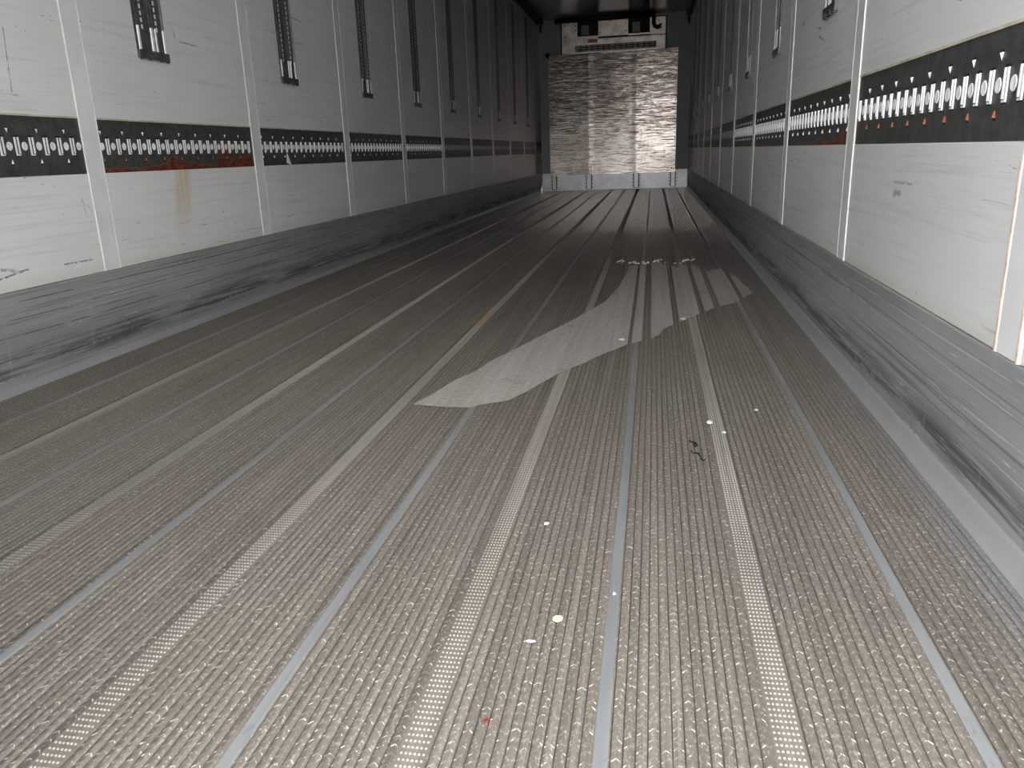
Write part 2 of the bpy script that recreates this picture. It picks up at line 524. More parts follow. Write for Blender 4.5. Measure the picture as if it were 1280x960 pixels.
# ------------------------------------------------------------------ floor
flo = obj('floor', MB().box(-0.07, W + 0.07, Y0, D + 0.08, -0.10, -0.012), M_SLAB, kind='structure')
STX = [0.175, 0.595, 1.0155, 1.436, 1.857, 2.278]
edges = [-0.045] + STX + [W + 0.03]
DOTX = [0.385, 0.805, 1.2285, 1.6455, 2.0665]
RIB, GRV = 0.0136, 0.0020
YT0, YT1, PIT = 0.50, 7.0, 0.0155


def plank_profile(a, b, dot):
    """ribs across one plank: list of (x0, x1) rib tops, leaving the stud band free"""
    spans = [(a + 0.010, b - 0.010)] if dot is None else [(a + 0.010, dot - 0.019), (dot + 0.019, b - 0.010)]
    ribs = []
    for s0, s1 in spans:
        n = max(1, round((s1 - s0) / RIB))
        w = (s1 - s0) / n
        ribs += [(s0 + i * w, s0 + (i + 1) * w) for i in range(n)]
    return ribs


for i in range(len(edges) - 1):
    a, b = edges[i], edges[i + 1]
    dot = next((d for d in DOTX if a < d < b), None)
    ribs = plank_profile(a, b, dot)
    prof = [(a, -0.012), (a, 0.0)]
    for r0, r1 in ribs:
        prof += [(r0, 0.0), (r0 + 0.0004, -0.0022), (r0 + GRV - 0.0004, -0.0022), (r0 + GRV, 0.0)]
    prof += [(b, 0.0), (b, -0.012)]
    ys = [Y0, 1.0, 2.0, 4.0, 8.0, D]
    v = [(x, y, z) for y in ys for x, z in prof]
    m = len(prof)
    q = [(j * m + k, j * m + k + 1, (j + 1) * m + k + 1, (j + 1) * m + k) for j in range(len(ys) - 1) for k in range(m - 1)]
    q = [t[::-1] for t in q]
    pl = link('floor_plank', np_mesh('floor_plank', v, q, M_FLOOR), flo)
    # raised arched tread ridges, two short arms per rib
    ny = int((YT1 - YT0) / PIT)
    V, Q = [], []
    for r0, r1 in ribs:
        if r1 > W - 0.05 and i == len(edges) - 2:
            continue
        xc = 0.5 * (r0 + GRV + r1)
        hw = 0.5 * (r1 - r0 - GRV) - 0.0003
        yy = YT0 + np.arange(ny) * PIT + rng.uniform(0, PIT) + rng.normal(0, 0.0014, ny)
        wear = np.clip(0.85 + 0.35 * np.sin(yy * rng.uniform(1, 4) + rng.uniform(0, 6)) + rng.normal(0, 0.3, ny), 0.15, 1.5) * rng.uniform(0.6, 1.15)
        sg = 1.0
        for sx in (-1, 1):
            hh = 0.00075 * wear * rng.uniform(0.45, 1.0)
            base = np.zeros((ny, 6, 3))
            A = (0.0004 * sx, 0.0022 * sg)
            B = (hw * sx, -0.0036 * sg)
            t = rng.uniform(0.0011, 0.0019)
            pts = [(A[0], A[1] - t), (B[0], B[1] - t), (B[0], B[1] + t), (A[0], A[1] + t), A, B]
            for k, (px, py) in enumerate(pts):
                base[:, k, 0] = xc + px
                base[:, k, 1] = yy + py
            base[:, :4, 2] = -0.00005
            hh = hh * rng.uniform(0.4, 1.1, ny)
            base[:, 4, 2] = hh
            base[:, 5, 2] = hh * 0.85
            o = sum(len(t_) for t_ in V)
            idx = o + np.arange(ny)[:, None] * 6
            qa = idx + np.array([[0, 1, 5, 4]])
            qb = idx + np.array([[4, 5, 2, 3]])
            if sx < 0:
                qa, qb = qa[:, ::-1], qb[:, ::-1]
            V.append(base.reshape(-1, 3))
            Q += [qa, qb]
    link('tread_ridges', np_mesh('tread_ridges', np.concatenate(V), np.concatenate(Q), M_TOOTH), pl, kind='stuff')

for x in STX:
    mb = MB()
    ys = np.linspace(Y0, D, 90)
    pr = [(-0.0085, -0.010), (-0.0085, 0.0006), (-0.0070, 0.0014), (0.0070, 0.0014), (0.0085, 0.0006), (0.0085, -0.010)]
    v = [(x + px + 0.0008 * math.sin(y * 5 + x * 30), y, pz) for y in ys for px, pz in pr]
    f = [(j * 6 + k, (j + 1) * 6 + k, (j + 1) * 6 + k + 1, j * 6 + k + 1) for j in range(len(ys) - 1) for k in range(5)]
    mb.add(v, f)
    obj('weld_strip', mb, M_WELD, flo)

for x in DOTX:
    sp = obj('studded_strip', MB().box(x - 0.0175, x + 0.0175, Y0, D, -0.004, 0.0006), M_STUDB, flo)
    py = 0.0103
    yy = np.arange(0.5, 9.0, py)
    gx = x + (np.arange(6) - 2.5) * 0.0053
    X, Y = np.meshgrid(gx, yy)
    X, Y = X.ravel(), Y.ravel()
    n = len(X)
    base = np.zeros((n, 8, 3))
    b, t = 0.0015, 0.0008
    for k, (dx, dy) in enumerate(((-1, -1), (1, -1), (1, 1), (-1, 1))):
        base[:, k] = np.stack([X + dx * b, Y + dy * b * 1.15, np.full(n, 0.0006)], -1)
        base[:, k + 4] = np.stack([X + dx * t, Y + dy * t, np.full(n, 0.0019)], -1)
    idx = np.arange(n)[:, None] * 8
    Q = [idx + np.array([[4, 5, 6, 7]])] + [idx + np.array([[k, (k + 1) % 4, 4 + (k + 1) % 4, 4 + k]]) for k in range(4)]
    link('studs', np_mesh('studs', base.reshape(-1, 3), np.concatenate(Q), M_DOT), sp, kind='stuff')

# ------------------------------------------------------------------ side walls
ZS, ZT0, ZT1 = 0.307, 0.641, 0.824
SEAM_L = [2.602 + 1.2323 * k for k in range(-1, 10)]
SEAM_R = [1.387 + 1.2323 * k for k in range(0, 11)]


def wallx(side, d):
    """x at a distance d in front of the wall face"""
    return d if side > 0 else W - d


def side_wall(side, seams, nm):
    def bx(mb, d0, d1, y0, y1, z0, z1, m=0):
        a, b = wallx(side, d0), wallx(side, d1)
        return mb.box(min(a, b), max(a, b), y0, y1, z0, z1, m)

    def bev(mb, d0, d1, y0, y1, z0, z1, bv, m=0):
        a, b = wallx(side, d0), wallx(side, d1)
        return mb.bevel_box(min(a, b), max(a, b), y0, y1, z0, z1, bv, side, m)

    wl = obj('wall_' + nm, bx(MB(), -0.095, -0.045, Y0, D + 0.06, -0.1, H), M_CORE, kind='structure')
    cuts = [Y0] + seams + [D]
    for k in range(len(cuts) - 1):
        a = cuts[k] + (0.044 if k else 0.0)
        b = cuts[k + 1] - (0.044 if k + 1 < len(cuts) - 1 else 0.0)
        if b - a < 0.1:
            continue
        obj('wall_panel', bev(MB(), -0.012, 0.0, a, b, ZT1, H, 0.002), M_WALL, wl)
        obj('wall_panel', bev(MB(), -0.012, 0.0, a, b, ZS + 0.001, ZT0, 0.002), M_WALL, wl)
    for j, s in enumerate(seams):
        cs = obj('cover_strip', bev(MB(), -0.012, 0.0025, s - 0.042, s + 0.042, ZS + 0.001, H, 0.0012), M_STRIP, wl)
        for e in (-1, 1):
            y = s + e * 0.0435
            mb = MB()
            pr = [(-0.003, -0.0032), (0.0030, -0.0014), (0.0034, 0.0014), (-0.003, 0.0032)]
            v = []
            zz = np.linspace(ZS + 0.001, H, 26)
            for z in zz:
                w = 0.0005 * math.sin(z * 23 + s * 7 + e)
                v += [(wallx(side, px), y + py + w, z) for px, py in pr]
            f = [(i * 4 + q, i * 4 + q + 1, (i + 1) * 4 + q + 1, (i + 1) * 4 + q) for i in range(len(zz) - 1) for q in range(3)]
            if side < 0:
                f = [t[::-1] for t in f]
            rusty = (side < 0 and s < 1.5) 
            mb.add(v, f)
            obj('seal_bead', mb, M_BEAD, cs)
            if rusty:
                m2 = MB()
                m2.box(wallx(side, 0.001), wallx(side, 0.004), y + 0.0032, y + 0.0058, ZS, ZT0 - 0.03)
                obj('rust_line', m2, M_BEADR, cs)
    # kick plate with its rounded foot
    bb = MB()
    flare = -0.020 if side > 0 else -0.004
    top = [(-0.010, ZS), (0.0015, ZS), (0.0035, ZS - 0.004), (0.0030, ZS - 0.03)]
    mid = [(0.0030, 0.245), (0.0010, 0.24), (0.0022, 0.19), (flare * 0.4 + 0.002, 0.11), (flare + 0.0025, 0.034 if side < 0 else 0.020)]
    prof = top + mid + [(flare - 0.02, 0.018), (flare - 0.02, -0.01)]
    ys = np.linspace(Y0, D, 60)
    v = [(wallx(side, d + 0.0012 * math.sin(y * 3.1 + z * 40)), y, z) for y in ys for d, z in prof]
    m = len(prof)
    f = [(j * m + k, (j + 1) * m + k, (j + 1) * m + k + 1, j * m + k + 1) for j in range(len(ys) - 1) for k in range(m - 1)]
    if side < 0:
        f = [t[::-1] for t in f]
    bb.add(v, f)
    base = obj('baseboard_' + nm, bb, M_SKIRT, kind='structure')
    cv = MB()
    c = flare
    prof = [(c - 0.02, 0.038), (c + 0.0055, 0.038), (c + 0.008, 0.033), (c + 0.011, 0.022), (c + 0.015, 0.012), (c + 0.022, 0.004), (c + 0.027, -0.001)]
    if side > 0:
        prof = [(c + (d - c) * 0.6, z * 0.62) for d, z in prof]
        prof[0] = (c - 0.02, prof[0][1])
    v = [(wallx(side, d), y, z) for y in ys for d, z in prof]
    m = len(prof)
    f = [(j * m + k, (j + 1) * m + k, (j + 1) * m + k + 1, j * m + k + 1) for j in range(len(ys) - 1) for k in range(m - 1)]
    if side < 0:
        f = [t[::-1] for t in f]
    cv.add(v, f)
    obj('cove_moulding', cv, M_COVE, base, smooth=True)
    return wl


wall_l = side_wall(1, SEAM_L, 'left')
wall_r = side_wall(-1, SEAM_R, 'right')


# ------------------------------------------------------------------ lashing rails (slotted strips let into the walls)
def slot_shape(side):
    """one pressed slot: dark recess between two bright folded lips, 'd' measured out of the wall"""
    mb = MB()
    s = side
    def bx(d0, d1, y0, y1, z0, z1, m):
        a, b = s * d0, s * d1
        mb.box(min(a, b), max(a, b), y0, y1, z0, z1, m)
    z0, z1 = -0.0275, 0.0275
    bx(-0.001, 0.0003, -0.0120, 0.0120, z0 - 0.003, z1 + 0.004, 1)     # black opening
    a = 1 if s > 0 else -1
    def lip(ya, yb, zt, zb):
        y0, y1 = sorted((ya, yb))
        w = y1 - y0
        v, f = [], []
        pr = [(-0.001, y0), (0.0028, y0 + 0.0008), (0.0030, y0 + w * 0.5), (0.0028, y1 - 0.0008), (-0.001, y1)]
        for z in (zb, zt):
            v += [(s * d, y, z) for d, y in pr]
        f = [(k, k + 1, 6 + k, 5 + k) for k in range(4)] + [(4, 3, 2, 1, 0), (5, 6, 7, 8, 9)]
        if s < 0:
            f = [t[::-1] for t in f]
        mb.add(v, f, 0)
    lip(-0.0102, -0.0030, z1 - 0.001, z0)
    lip(0.0034, 0.0098, z1 - 0.001, z0 + 0.005)
    bx(-0.001, 0.0020, -0.0095, 0.0080, z0 - 0.0005, z0 + 0.0032, 0)   # bright lower lip
    return mb


def hole_shape(side):
    mb = MB()
    n = 14
    rings = [(0.0122, 0.0004), (0.0112, 0.0020), (0.0085, 0.0016), (0.0045, 0.0013)]
    v = [(side * d, math.cos(k * 2 * math.pi / n) * r, math.sin(k * 2 * math.pi / n) * r * 1.08) for r, d in rings for k in range(n)]
    f = []
    for i in range(len(rings) - 1):
        for k in range(n):
            l = (k + 1) % n
            f.append((i * n + k, i * n + l, (i + 1) * n + l, (i + 1) * n + k))
    f.append(tuple((len(rings) - 1) * n + k for k in range(n)))
    if side < 0:
        f = [t[::-1] for t in f]
    return mb.add(v, f)


def tab_shape(side, upw):
    """small drop-shaped louvre: bright tip with a black mouth"""
    mb = MB()
    k = 1 if upw else -1
    v = [(side * 0.0002, -0.0055, 0.0065 * k), (side * 0.0002, 0.0055, 0.0065 * k), (side * 0.0048, 0.0, 0.0050 * k),
         (side * 0.0002, 0.0012, -0.0075 * k), (side * 0.0030, 0.0, -0.0010 * k)]
    f = [(0, 2, 4), (0, 4, 3), (1, 4, 2), (1, 3, 4), (0, 1, 2)]
    if side * k < 0:
        f = [t[::-1] for t in f]
    mb.add(v, f, 0)
    mb.box(min(0, side * 0.0005), max(0, side * 0.0005), -0.0065, 0.0065, min(0.0060 * k, 0.0105 * k), max(0.0060 * k, 0.0105 * k), 1)
    return mb


ORD = ['first', 'second', 'third', 'fourth', 'fifth', 'sixth', 'seventh', 'eighth', 'ninth', 'tenth', 'eleventh', 'twelfth']
SLOTP = 0.0622
shape = {s: dict(slot=slot_shape(s), hole=hole_shape(s), up=tab_shape(s, True), lo=tab_shape(s, False)) for s in (1, -1)}
share = {}
for s in (1, -1):
    share[s] = dict(
        slot=shape[s]['slot'].data('slot', [M_STEEL, M_DARK]),
        slot_d=shape[s]['slot'].data('slot', [M_DECK, M_DARK]),
        hole=shape[s]['hole'].data('hole', [M_HOLE]),
        up=shape[s]['up'].data('hook_tab', [M_STEEL, M_DARK]),
        lo=shape[s]['lo'].data('hook_tab', [M_STEEL, M_DARK]),
        lor=shape[s]['lo'].data('hook_tab', [M_RUSTY, M_DARK]))


def lashing_rail(side, y0, y1, first, idx, label, mat, rusty_tabs=False, near=True, dull=False):
    xw = wallx(side, 0.0)
    t = thing('lashing_rail', label, 'rail', (xw, y0, 0.0), 'lashing rails along the side walls')
    mb = MB()
    a, b = -0.010, -0.0015
    x0, x1 = sorted((side * a, side * b))
    mb.bevel_box(x0, x1, 0.0005, y1 - y0 - 0.0005, ZT0 + 0.0005, ZT1 - 0.0005, 0.001, side)
    obj('rail_plate', mb, mat, t)
    x0, x1 = sorted((side * -0.002, side * 0.0012))
    obj('seal_bead', MB().box(x0, x1, 0.002, y1 - y0 - 0.002, ZT1 - 0.0035, ZT1 + 0.002), M_BEADT, t)
    d = side * -0.0015
    n = int((y1 - first - 0.014) / SLOTP) + 1
    js, jh, ju, jl = MB(), MB(), MB(), MB()
    sh = share[side]
    for k in range(n):
        yo = first + k * SLOTP - y0
        if yo > 0.003:
            if near:
                link('lashing_hole', sh['hole'], t, (d, yo, 0.731))
            else:
                jh.put(shape[side]['hole'], d, yo, 0.731)
            if k % 2 == 1 - (first - y0 > 0.01) and yo > 0.012:
                if near:
                    link('hook_tab', sh['up'], t, (d, yo, 0.777))
                    link('hook_tab', sh['lor' if rusty_tabs else 'lo'], t, (d, yo, 0.6855))
                else:
                    ju.put(shape[side]['up'], d, yo, 0.777)
                    ju.put(shape[side]['lo'], d, yo, 0.6855)
        ys = yo + 0.0315
        if 0.014 < ys < y1 - y0 - 0.014:
            if near:
                link('slot', sh['slot'], t, (d, ys, 0.731))
            else:
                js.put(shape[side]['slot'], d, ys, 0.731)
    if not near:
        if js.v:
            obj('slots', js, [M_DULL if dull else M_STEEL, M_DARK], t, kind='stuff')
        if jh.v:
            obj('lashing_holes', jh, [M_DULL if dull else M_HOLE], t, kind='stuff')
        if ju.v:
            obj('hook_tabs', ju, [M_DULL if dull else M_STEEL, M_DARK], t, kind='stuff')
    return t


left_lab = ['dark rust-free lashing rail cut by the left edge of the photo',
            'dark lashing rail on left wall with dark red rust along its whole lower edge',
            'dark lashing rail on left wall with white paper triangle stuck below its slots']
for k in range(len(SEAM_L)):
    a = SEAM_L[k] + 0.044
    b = (SEAM_L[k + 1] - 0.044) if k + 1 < len(SEAM_L) else D - 0.002
    lab = left_lab[k] if k < 3 else 'dark slotted lashing rail on left wall, %s from the open end' % ORD[k]
    if k + 1 == len(SEAM_L):
        lab = 'short last lashing rail on left wall, touching the grey front wall'
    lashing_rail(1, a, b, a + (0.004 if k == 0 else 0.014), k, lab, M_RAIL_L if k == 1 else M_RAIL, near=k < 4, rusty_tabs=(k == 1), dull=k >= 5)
right_lab = ['large dark lashing rail nearest on right wall, with rust-red drops below its white slots',
             'dark lashing rail on right wall with bright red rust patch in its near lower corner',
             'dark lashing rail on right wall with a little red rust at its far lower end']
for k in range(len(SEAM_R)):
    a = SEAM_R[k] + 0.044
    b = (SEAM_R[k + 1] - 0.044) if k + 1 < len(SEAM_R) else D - 0.002
    if b - a < 0.1:
        continue
    lab = right_lab[k] if k < 3 else 'dark slotted lashing rail on right wall, %s from the open end' % ORD[k]
    if b > D - 0.1:
        lab = 'last lashing rail on right wall, next to the grey front wall'
    mt = M_RAIL_R if k == 1 else (M_RAIL_S if k == 2 else M_RAIL)
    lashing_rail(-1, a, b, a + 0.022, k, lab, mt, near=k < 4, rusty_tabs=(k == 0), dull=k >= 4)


# ------------------------------------------------------------------ upright double deck rails
def deck_rail(side, yc, label, near):
    t = thing('deck_rail', label, 'rail', (wallx(side, 0.0), yc, 1.05), 'upright double deck rails on the side walls')
    zt = 1.52
    def bx(mb, d0, d1, y0, y1, z0, z1, m=0):
        a, b = side * d0, side * d1
        return mb.box(min(a, b), max(a, b), y0, y1, z0, z1, m)
    obj('backing_plate', bx(MB(), 0.0002, 0.003, -0.098, 0.098, 0.0, zt), M_DECK, t)
    cap = bx(MB(), 0.0002, 0.011, -0.099, 0.099, 0.0, 0.030)
    for y in (-0.085, -0.03, 0.045, 0.09):
        bx(cap, 0.002, 0.012, y - 0.004, y + 0.004, -0.004, 0.012)
    obj('end_cap', cap, M_DECK, t)
    for yy, w in ((-0.078, 0.017), (0.009, 0.019), (0.034, 0.013), (0.088, 0.016)):
        mb = MB()
        pr = [(0.002, -w / 2), (0.006, -w * 0.35), (0.007, 0.0), (0.006, w * 0.35), (0.002, w / 2)]
        v = [(side * d, yy + y, z) for z in (0.031, 0.114) for d, y in pr]
        f = [(k, k + 1, 6 + k, 5 + k) for k in range(4)] + [(4, 3, 2, 1, 0), (5, 6, 7, 8, 9)]
        if side < 0:
            f = [q[::-1] for q in f]
        mb.add(v, f)
        obj('guide_bar', mb, M_STEEL, t)
    for yy in ((-0.082, 0.000, 0.022) if near else ()):
        obj('edge_lip', bx(MB(), 0.002, 0.006, yy - 0.0018, yy + 0.0018, 0.115, zt), M_LIP, t)
    if near:
        obj('edge_lip', bx(MB(), 0.002, 0.008, 0.083, 0.090, 0.115, zt), M_LIPB, t)
    hl = MB()
    for yy in (-0.048, 0.046):
        z = 0.112
        while z < zt - 0.03:
            bx(hl, 0.002, 0.0036, yy - 0.0055, yy + 0.0055, z - 0.0078, z + 0.0078)
            z += 0.0237
    obj('perforations', hl, M_HOLE, t, kind='stuff')


for k in range(-1, 10):
    y = 3.056 + 1.2323 * k
    if y > D - 0.15:
        continue
    for side, nm in ((1, 'left'), (-1, 'right')):
        if k < (0 if side > 0 else -1) or y > 13.9:
            continue
        if side > 0:
            n = k
        else:
            n = k
            if k < 0:
                continue
        if n == 0:
            lab = 'nearest upright double deck rail on %s wall, black end cap and bright guide bars' % nm
        else:
            lab = 'upright perforated double deck rail on %s wall, %s from the open end' % (nm, ORD[n])
        deck_rail(side, y, lab, n < 3)

# ------------------------------------------------------------------ ceiling and its rails
obj('ceiling', MB().box(-0.07, W + 0.07, Y0, D + 0.06, H, H + 0.08), M_CEIL, kind='structure')
for side, nm in ((1, 'left'), (-1, 'right')):
    t = thing('ceiling_rail', 'black tubular rail under the ceiling along the %s wall with hanging end plug' % nm, 'rail', (wallx(side, 0), 0, 0))
    mb = MB()
    mb.tube([(side * 0.040, Y0 + 0.1, 2.690), (side * 0.040, 14.15, 2.690)], 0.022, 10)
    obj('rail_tube', mb, M_BLACK, t, smooth=True)
    mb = MB()
    a, b = sorted((side * 0.0005, side * 0.014))
    mb.box(a, b, Y0 + 0.1, 14.15, 2.640, 2.700)
    obj('mounting_flange', mb, M_DECK, t)
    mb = MB()
    a, b = sorted((side * 0.015, side * 0.105))
    mb.box(a, b, 14.10, 14.20, 2.655, 2.733)
    obj('end_bracket', mb, M_BLACK, t)
    pts = [(side * 0.085, 14.15, 2.66), (side * 0.110, 14.15, 2.615), (side * 0.100, 14.15, 2.575), (side * 0.070, 14.15, 2.57)]
    obj('cable', MB().tube(pts, 0.004, 6), M_BLACK, t)
    obj('end_plug', MB().tube([(side * 0.060, 14.15, 2.655), (side * 0.060, 14.15, 2.60), (side * 0.060, 14.15, 2.52)], 0.016, 8), M_BLACK, t)

# ------------------------------------------------------------------ front wall
wf = obj('wall_front', MB().box(-0.01, W + 0.01, D + 0.004, D + 0.06, -0.05, H), M_CORE, kind='structure')
for a, b in ((0.0, 0.31), (0.31, 2.07), (2.07, W)):
    obj('wall_panel', MB().box(a + 0.0015, b - 0.0015, D - 0.002, D + 0.004, 0.295, H), M_GREY, wf)
bf = obj('baseboard_front', MB().box(0.008, W - 0.008, D - 0.012, D - 0.002, 0.004, 0.300), M_KICK, kind='structure')
PX = [(0.168, 0.262), (0.762, 0.868), (1.566, 1.668), (2.180, 2.279)]
xs = [0.010] + [e for p in PX for e in p] + [W - 0.010]
for k in range(0, len(xs), 2):
    a, b = xs[k], xs[k + 1]
    for z0, z1 in ((0.012, 0.128), (0.132, 0.296)):
        obj('kick_board', MB().box(a + 0.001, b - 0.001, D - 0.022, D - 0.012, z0, z1), M_KICK, bf)
for a, b in PX:
    mb = MB()
    mb.box(a + 0.018, b - 0.018, D - 0.045, D - 0.012, 0.028, 0.275)
    p = obj('post', mb, M_KICK, bf)
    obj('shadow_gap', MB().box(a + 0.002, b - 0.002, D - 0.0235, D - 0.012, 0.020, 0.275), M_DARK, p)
    rv = MB()
    for x in (a - 0.012, b + 0.012):
        for z in (0.06, 0.115, 0.17, 0.225):
            rv.box(x - 0.007, x + 0.007, D - 0.026, D - 0.021, z - 0.008, z + 0.008)
    obj('rivets', rv, M_DECK, p, kind='stuff')

# scuffed aluminium bulkhead plate
t = thing('bulkhead_plate', 'large scuffed bare aluminium protection plate on the front wall', 'plate', (1.2, D - 0.012, 0.262))
nx, nz = 72, 64
x0, x1, z0, z1 = 0.182, 2.222, 0.262, 2.195
v, f = [], []
for j in range(nz + 1):
    for i in range(nx + 1):
        x = x0 + (x1 - x0) * i / nx
        z = z0 + (z1 - z0) * j / nz
        d = 0.0
        for cx in (0.81, 1.615):
            d += 0.0025 * math.exp(-((x - cx) / 0.06) ** 2)
        d += 0.0010 * math.sin(x * 7 + z * 3) + 0.0005 * math.sin(z * 11 - x * 5)
        v.append((x - 1.2, -0.038 - d, z - 0.262))
for j in range(nz):
    for i in range(nx):
        a = j * (nx + 1) + i
        f.append((a, a + 1, a + nx + 2, a + nx + 1))
obj('sheet', MB().add(v, f), M_ALU, t, smooth=True)
for cx in (0.81, 1.615):
    pass
lf = MB().box(0.150 - 1.2, 0.184 - 1.2, -0.040, 0.008, 0.0, 1.86)
lf.add([(0.150 - 1.2, -0.040, 1.86), (0.150 - 1.2, 0.0, 1.86), (0.098 - 1.2, -0.075, 1.935), (0.112 - 1.2, -0.070, 1.965),
        (0.184 - 1.2, -0.040, 1.955), (0.184 - 1.2, 0.0, 1.955), (0.184 - 1.2, -0.040, 1.86)],
       [(0, 2, 3), (0, 3, 4), (0, 4, 6), (3, 5, 4), (0, 1, 2)])
obj('side_flange', lf, M_ALU, t, label='left flange with its top corner bent outwards')
rf = MB().box(2.220 - 1.2, 2.262 - 1.2, -0.040, 0.008, 0.0, 1.94)
rfo = obj('side_flange', rf, M_ALU, t)
rv = MB()
for k in range(26):
    z = 0.05 + k * 0.073
    rv.box(2.236 - 1.2, 2.248 - 1.2, -0.043, -0.039, z - 0.009, z + 0.009)
obj('flange_holes', rv, M_DARK, rfo, kind='stuff')
bo = MB()
for x, z in ((0.198, 0.06), (2.205, 0.06), (0.198, 1.0), (2.205, 1.0)):
    bo.box(x - 0.01 - 1.2, x + 0.01 - 1.2, -0.046, -0.036, z - 0.01, z + 0.01)
obj('bolts', bo, M_DARK, t, kind='stuff')

# refrigeration unit front
t = thing('refrigeration_unit', 'dirty white cooling unit front with two dark openings above the aluminium plate', 'cooling unit', (0, D - 0.002, 2.16))
ZB = -2.16
def ub(x0, x1, d0, d1, z0, z1):
    return MB().box(x0, x1, -d1, -d0, z0 + ZB, z1 + ZB)
ZTOP = 2.675
obj('frame', ub(0.352, 2.084, 0.0, 0.012, 2.16, ZTOP + 0.022), M_BLACK, t)
for a, b, z0, z1 in ((0.378, 0.636, 2.410, ZTOP), (0.976, 1.462, 2.440, ZTOP), (1.806, 2.058, 2.420, ZTOP)):
    obj('housing_panel', ub(a, b - 0.003, 0.012, 0.030, z0, z1), M_HOUSE, t)
obj('housing_panel', ub(0.636, 0.974, 0.012, 0.030, 2.410, 2.455), M_HOUSE, t)
obj('housing_panel', ub(1.462, 1.803, 0.012, 0.030, 2.428, 2.455), M_HOUSE, t)
obj('lower_panel', ub(0.378, 2.055, 0.012, 0.028, 2.16, 2.407), M_HOUSE, t)
for a, b in ((0.638, 0.972), (1.464, 1.801)):
    op = obj('air_opening', ub(a, b, 0.0121, 0.016, 2.457, ZTOP), M_DARK, t)
    obj('inner_flap', ub(a + 0.06, b - 0.15, 0.016, 0.022, 2.475, 2.62), M_DECK, op)
gr = obj('grille', ub(0.597, 1.912, 0.028, 0.030, 2.222, 2.318), M_DARK, t)
sl = MB()
for r in range(3):
    for c in range(14):
        xx = 0.602 + c * 0.0935
        zz = 2.232 + r * 0.030
        sl.put(ub(xx, xx + 0.080, 0.030, 0.036, zz, zz + 0.015))
obj('grille_slats', sl, M_SLAT, gr, kind='stuff')
obj('sticker', ub(0.808, 0.962, 0.028, 0.0295, 2.352, 2.403), M_ORANGE, t, label='orange red warning sticker')
bl = MB()
for x, z in ((0.43, 2.63), (0.43, 2.39), (0.44, 2.45), (0.60, 2.62), (0.60, 2.55), (1.95, 2.62), (1.98, 2.40), (1.42, 2.50), (1.42, 2.62), (1.01, 2.50)):
    bl.put(ub(x - 0.012, x + 0.012, 0.029, 0.033, z - 0.010, z + 0.010))
obj('bolts', bl, M_DECK, t, kind='stuff')

t = thing('cross_bar', 'black bar hanging under the ceiling in front of the cooling unit, with black hose', 'bar', (1.1, D - 0.11, H))
mb = MB()
mb.tube([(-0.80, 0, -0.036), (0.76, 0, -0.036)], 0.034, 10)
obj('bar_tube', mb, M_BLACK, t, smooth=True)
obj('end_cap', MB().tube([(-0.825, 0, -0.040), (-0.79, 0, -0.040)], 0.040, 10), M_BLACK, t)
pts = [(0.755, 0.0, -0.02), (0.77, 0, -0.09), (0.765, 0, -0.15), (0.785, 0.0, -0.205), (0.83, 0, -0.222), (0.872, 0, -0.205), (0.885, 0, -0.175)]
obj('hose', MB().tube(pts, 0.034, 10), M_BLACK, t, smooth=True)

# ------------------------------------------------------------------ dried film on the floor
LOW = [(1.265, 2.033), (1.354, 2.018), (1.431, 2.015), (1.453, 2.045), (1.521, 2.084), (1.56, 2.175), (1.596, 2.282), (1.635, 2.391),
       (1.697, 2.507), (1.745, 2.615), (1.798, 2.715), (1.835, 2.785), (1.879, 2.831), (1.909, 2.863), (1.939, 2.934), (1.95, 3.024),
       (2.001, 3.129), (2.109, 3.342), (2.175, 3.467), (2.253, 3.553), (2.366, 3.819)]
UPP = [(1.265, 2.040), (1.292, 2.131), (1.323, 2.284), (1.369, 2.404), (1.38, 2.487), (1.397, 2.552), (1.442, 2.688), (1.49, 2.855),
       (1.56, 3.084), (1.649, 3.397), (1.703, 3.615), (1.745, 4.01), (1.765, 4.339), (1.778, 4.80), (1.861, 4.904), (1.946, 4.96),
       (2.02, 4.70), (2.111, 4.85), (2.2, 4.5), (2.273, 4.60), (2.318, 4.40), (2.344, 4.113), (2.366, 3.83)]
GAPS = [(1.826, 1.8405), (1.874, 1.906), (1.990, 2.016), (2.101, 2.124), (2.168, 2.193), (2.288, 2.308)]
xs = sorted(set(list(np.arange(1.265, 2.3661, 0.006)) + [e for g in GAPS for e in g]))
mb = MB()
fl = lambda pts, x: float(np.interp(x, [p[0] for p in pts], [p[1] for p in pts]))
for k in range(len(xs) - 1):
    a, b = xs[k], xs[k + 1]
    mid = 0.5 * (a + b)
    if any(g0 <= mid <= g1 for g0, g1 in GAPS):
        continue
    ja, jb = (random.uniform(-0.09, 0.09) if mid > 1.79 else 0.0), 0.0
    n = 10
    v = []
    for j in range(n + 1):
        u = j / n
        ya = fl(LOW, a) * (1 - u) + (fl(UPP, a) + ja * (u > 0.9)) * u
        yb = fl(LOW, b) * (1 - u) + (fl(UPP, b) + ja * (u > 0.9)) * u
        v += [(a, ya, 0.0024), (b, yb, 0.0024)]
    f = [(2 * j, 2 * j + 1, 2 * j + 3, 2 * j + 2) for j in range(n)]
    mb.add(v, f)
o = obj('dried_puddle', mb, M_FILM)
o['label'] = 'pale grey film of a dried puddle with a sharp curved edge across the tread floor'
o['category'] = 'stain'


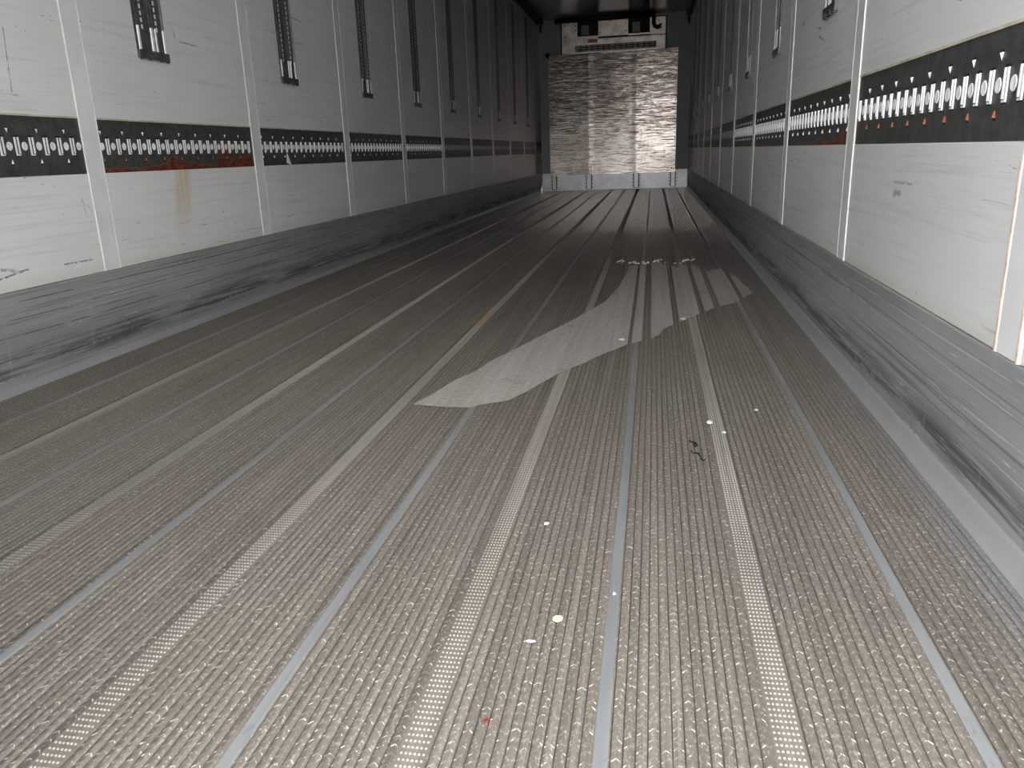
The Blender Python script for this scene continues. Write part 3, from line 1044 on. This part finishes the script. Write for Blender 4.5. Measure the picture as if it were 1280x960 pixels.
# ------------------------------------------------------------------ litter on the floor
def chip(name, x, y, w, d, h, mat, label, cat, seed, group=None):
    r = random.Random(seed)
    n = 9
    mb = MB()
    v = []
    for k in range(n):
        a = k * 2 * math.pi / n
        q = r.uniform(0.7, 1.1)
        v.append((math.cos(a) * w / 2 * q, math.sin(a) * d / 2 * q, 0.0))
    v += [(p[0] * 0.8, p[1] * 0.8, h * r.uniform(0.6, 1.2)) for p in v[:n]]
    f = [(k, (k + 1) % n, n + (k + 1) % n, n + k) for k in range(n)] + [tuple(n + k for k in range(n)), tuple(range(n - 1, -1, -1))]
    mb.add(v, f)
    o = obj(name, mb, mat, loc=(x, y, 0.0018))
    o['label'] = label
    o['category'] = cat
    if group:
        o['group'] = group
    return o


chip('crumb', 1.779, 1.021, 0.019, 0.015, 0.004, M_CREAM, 'large cream yellow crumb on the tread left of the middle smooth strip', 'crumb', 1)
chip('paper_scrap', 1.748, 0.962, 0.014, 0.008, 0.001, M_HOLE, 'thin white smear of paper just in front of the cream crumb', 'scrap', 2)
chip('paper_scrap', 1.803, 2.844, 0.028, 0.032, 0.003, M_PAPER, 'white scrap lying on the pale dried puddle beside the smooth strip', 'scrap', 3)
chip('paper_scrap', 2.051, 1.940, 0.018, 0.026, 0.003, M_PAPER, 'white scrap on the right studded strip, larger and farther of the two there', 'scrap', 4)
chip('paper_scrap', 2.080, 1.865, 0.010, 0.014, 0.002, M_PAPER, 'tiny white scrap on the right edge of the right studded strip', 'scrap', 5)
chip('paper_scrap', 2.173, 2.045, 0.013, 0.016, 0.002, M_PAPER, 'small white scrap between the right studded strip and the rightmost smooth strip', 'scrap', 6)
chip('paper_scrap', 2.030, 3.215, 0.030, 0.055, 0.003, M_PAPER, 'white scrap at the near edge of the dried puddle on the studded strip', 'scrap', 7)
chip('paper_scrap', 1.723, 1.333, 0.012, 0.012, 0.002, M_PAPER, 'small white scrap on bare tread behind the cream crumb', 'scrap', 8)
chip('paper_scrap', 1.857, 1.102, 0.006, 0.008, 0.002, M_PAPER, 'tiny white speck on top of the middle smooth grey strip', 'scrap', 9)
chip('leaf_chip', 1.719, 0.792, 0.007, 0.010, 0.002, M_LEAF, 'tiny dark red chip on the tread near the bottom of the photo', 'chip', 10)
t = thing('wire_scrap', 'bent black wire scrap lying on the tread left of the right studded strip', 'wire', (2.008, 1.72, 0.0035))
pts = [(-0.012, 0.075, 0), (-0.004, 0.068, 0), (0.002, 0.060, 0.002), (0.006, 0.044, 0.001), (-0.001, 0.040, 0), (-0.004, 0.052, 0.001), (0.003, 0.058, 0.0005)]
obj('wire_loop', MB().tube(pts, 0.0015, 6), M_BLACK, t)
pts = [(-0.010, 0.012, 0), (-0.006, 0.000, 0), (0.002, -0.006, 0.001), (0.006, -0.004, 0), (0.008, -0.020, 0.001), (0.010, -0.040, 0), (0.014, -0.046, 0), (0.018, -0.038, 0)]
obj('wire_tail', MB().tube(pts, 0.0015, 6), M_BLACK, t)
mb = MB()
for k in range(46):
    x = random.uniform(1.70, 2.16)
    y = 4.93 + 0.05 * math.sin(x * 30) + random.uniform(-0.06, 0.06)
    s = random.uniform(0.003, 0.007)
    mb.box(x - s, x + s, y - s * 2, y + s * 2, 0.002, 0.006)
o = obj('foam_flecks', mb, M_HOLE, kind='stuff')
o['label'] = 'broken line of pale residue flecks beyond the dried puddle'
o['category'] = 'residue'
mb = MB()
x = wallx(1, 0.0)
mb.add([(x + 0.0005, 4.165, 0.699), (x + 0.0005, 4.150, 0.652), (x + 0.0008, 4.206, 0.637),
        (x + 0.0030, 4.165, 0.699), (x + 0.0025, 4.150, 0.652), (x + 0.0040, 4.206, 0.637)],
       [(0, 1, 2), (3, 5, 4), (0, 3, 4, 1), (1, 4, 5, 2), (2, 5, 3, 0)])
o = obj('paper_tag', mb, M_PAPER)
o['label'] = 'white paper triangle stuck on the third dark lashing rail of the left wall'
o['category'] = 'paper'
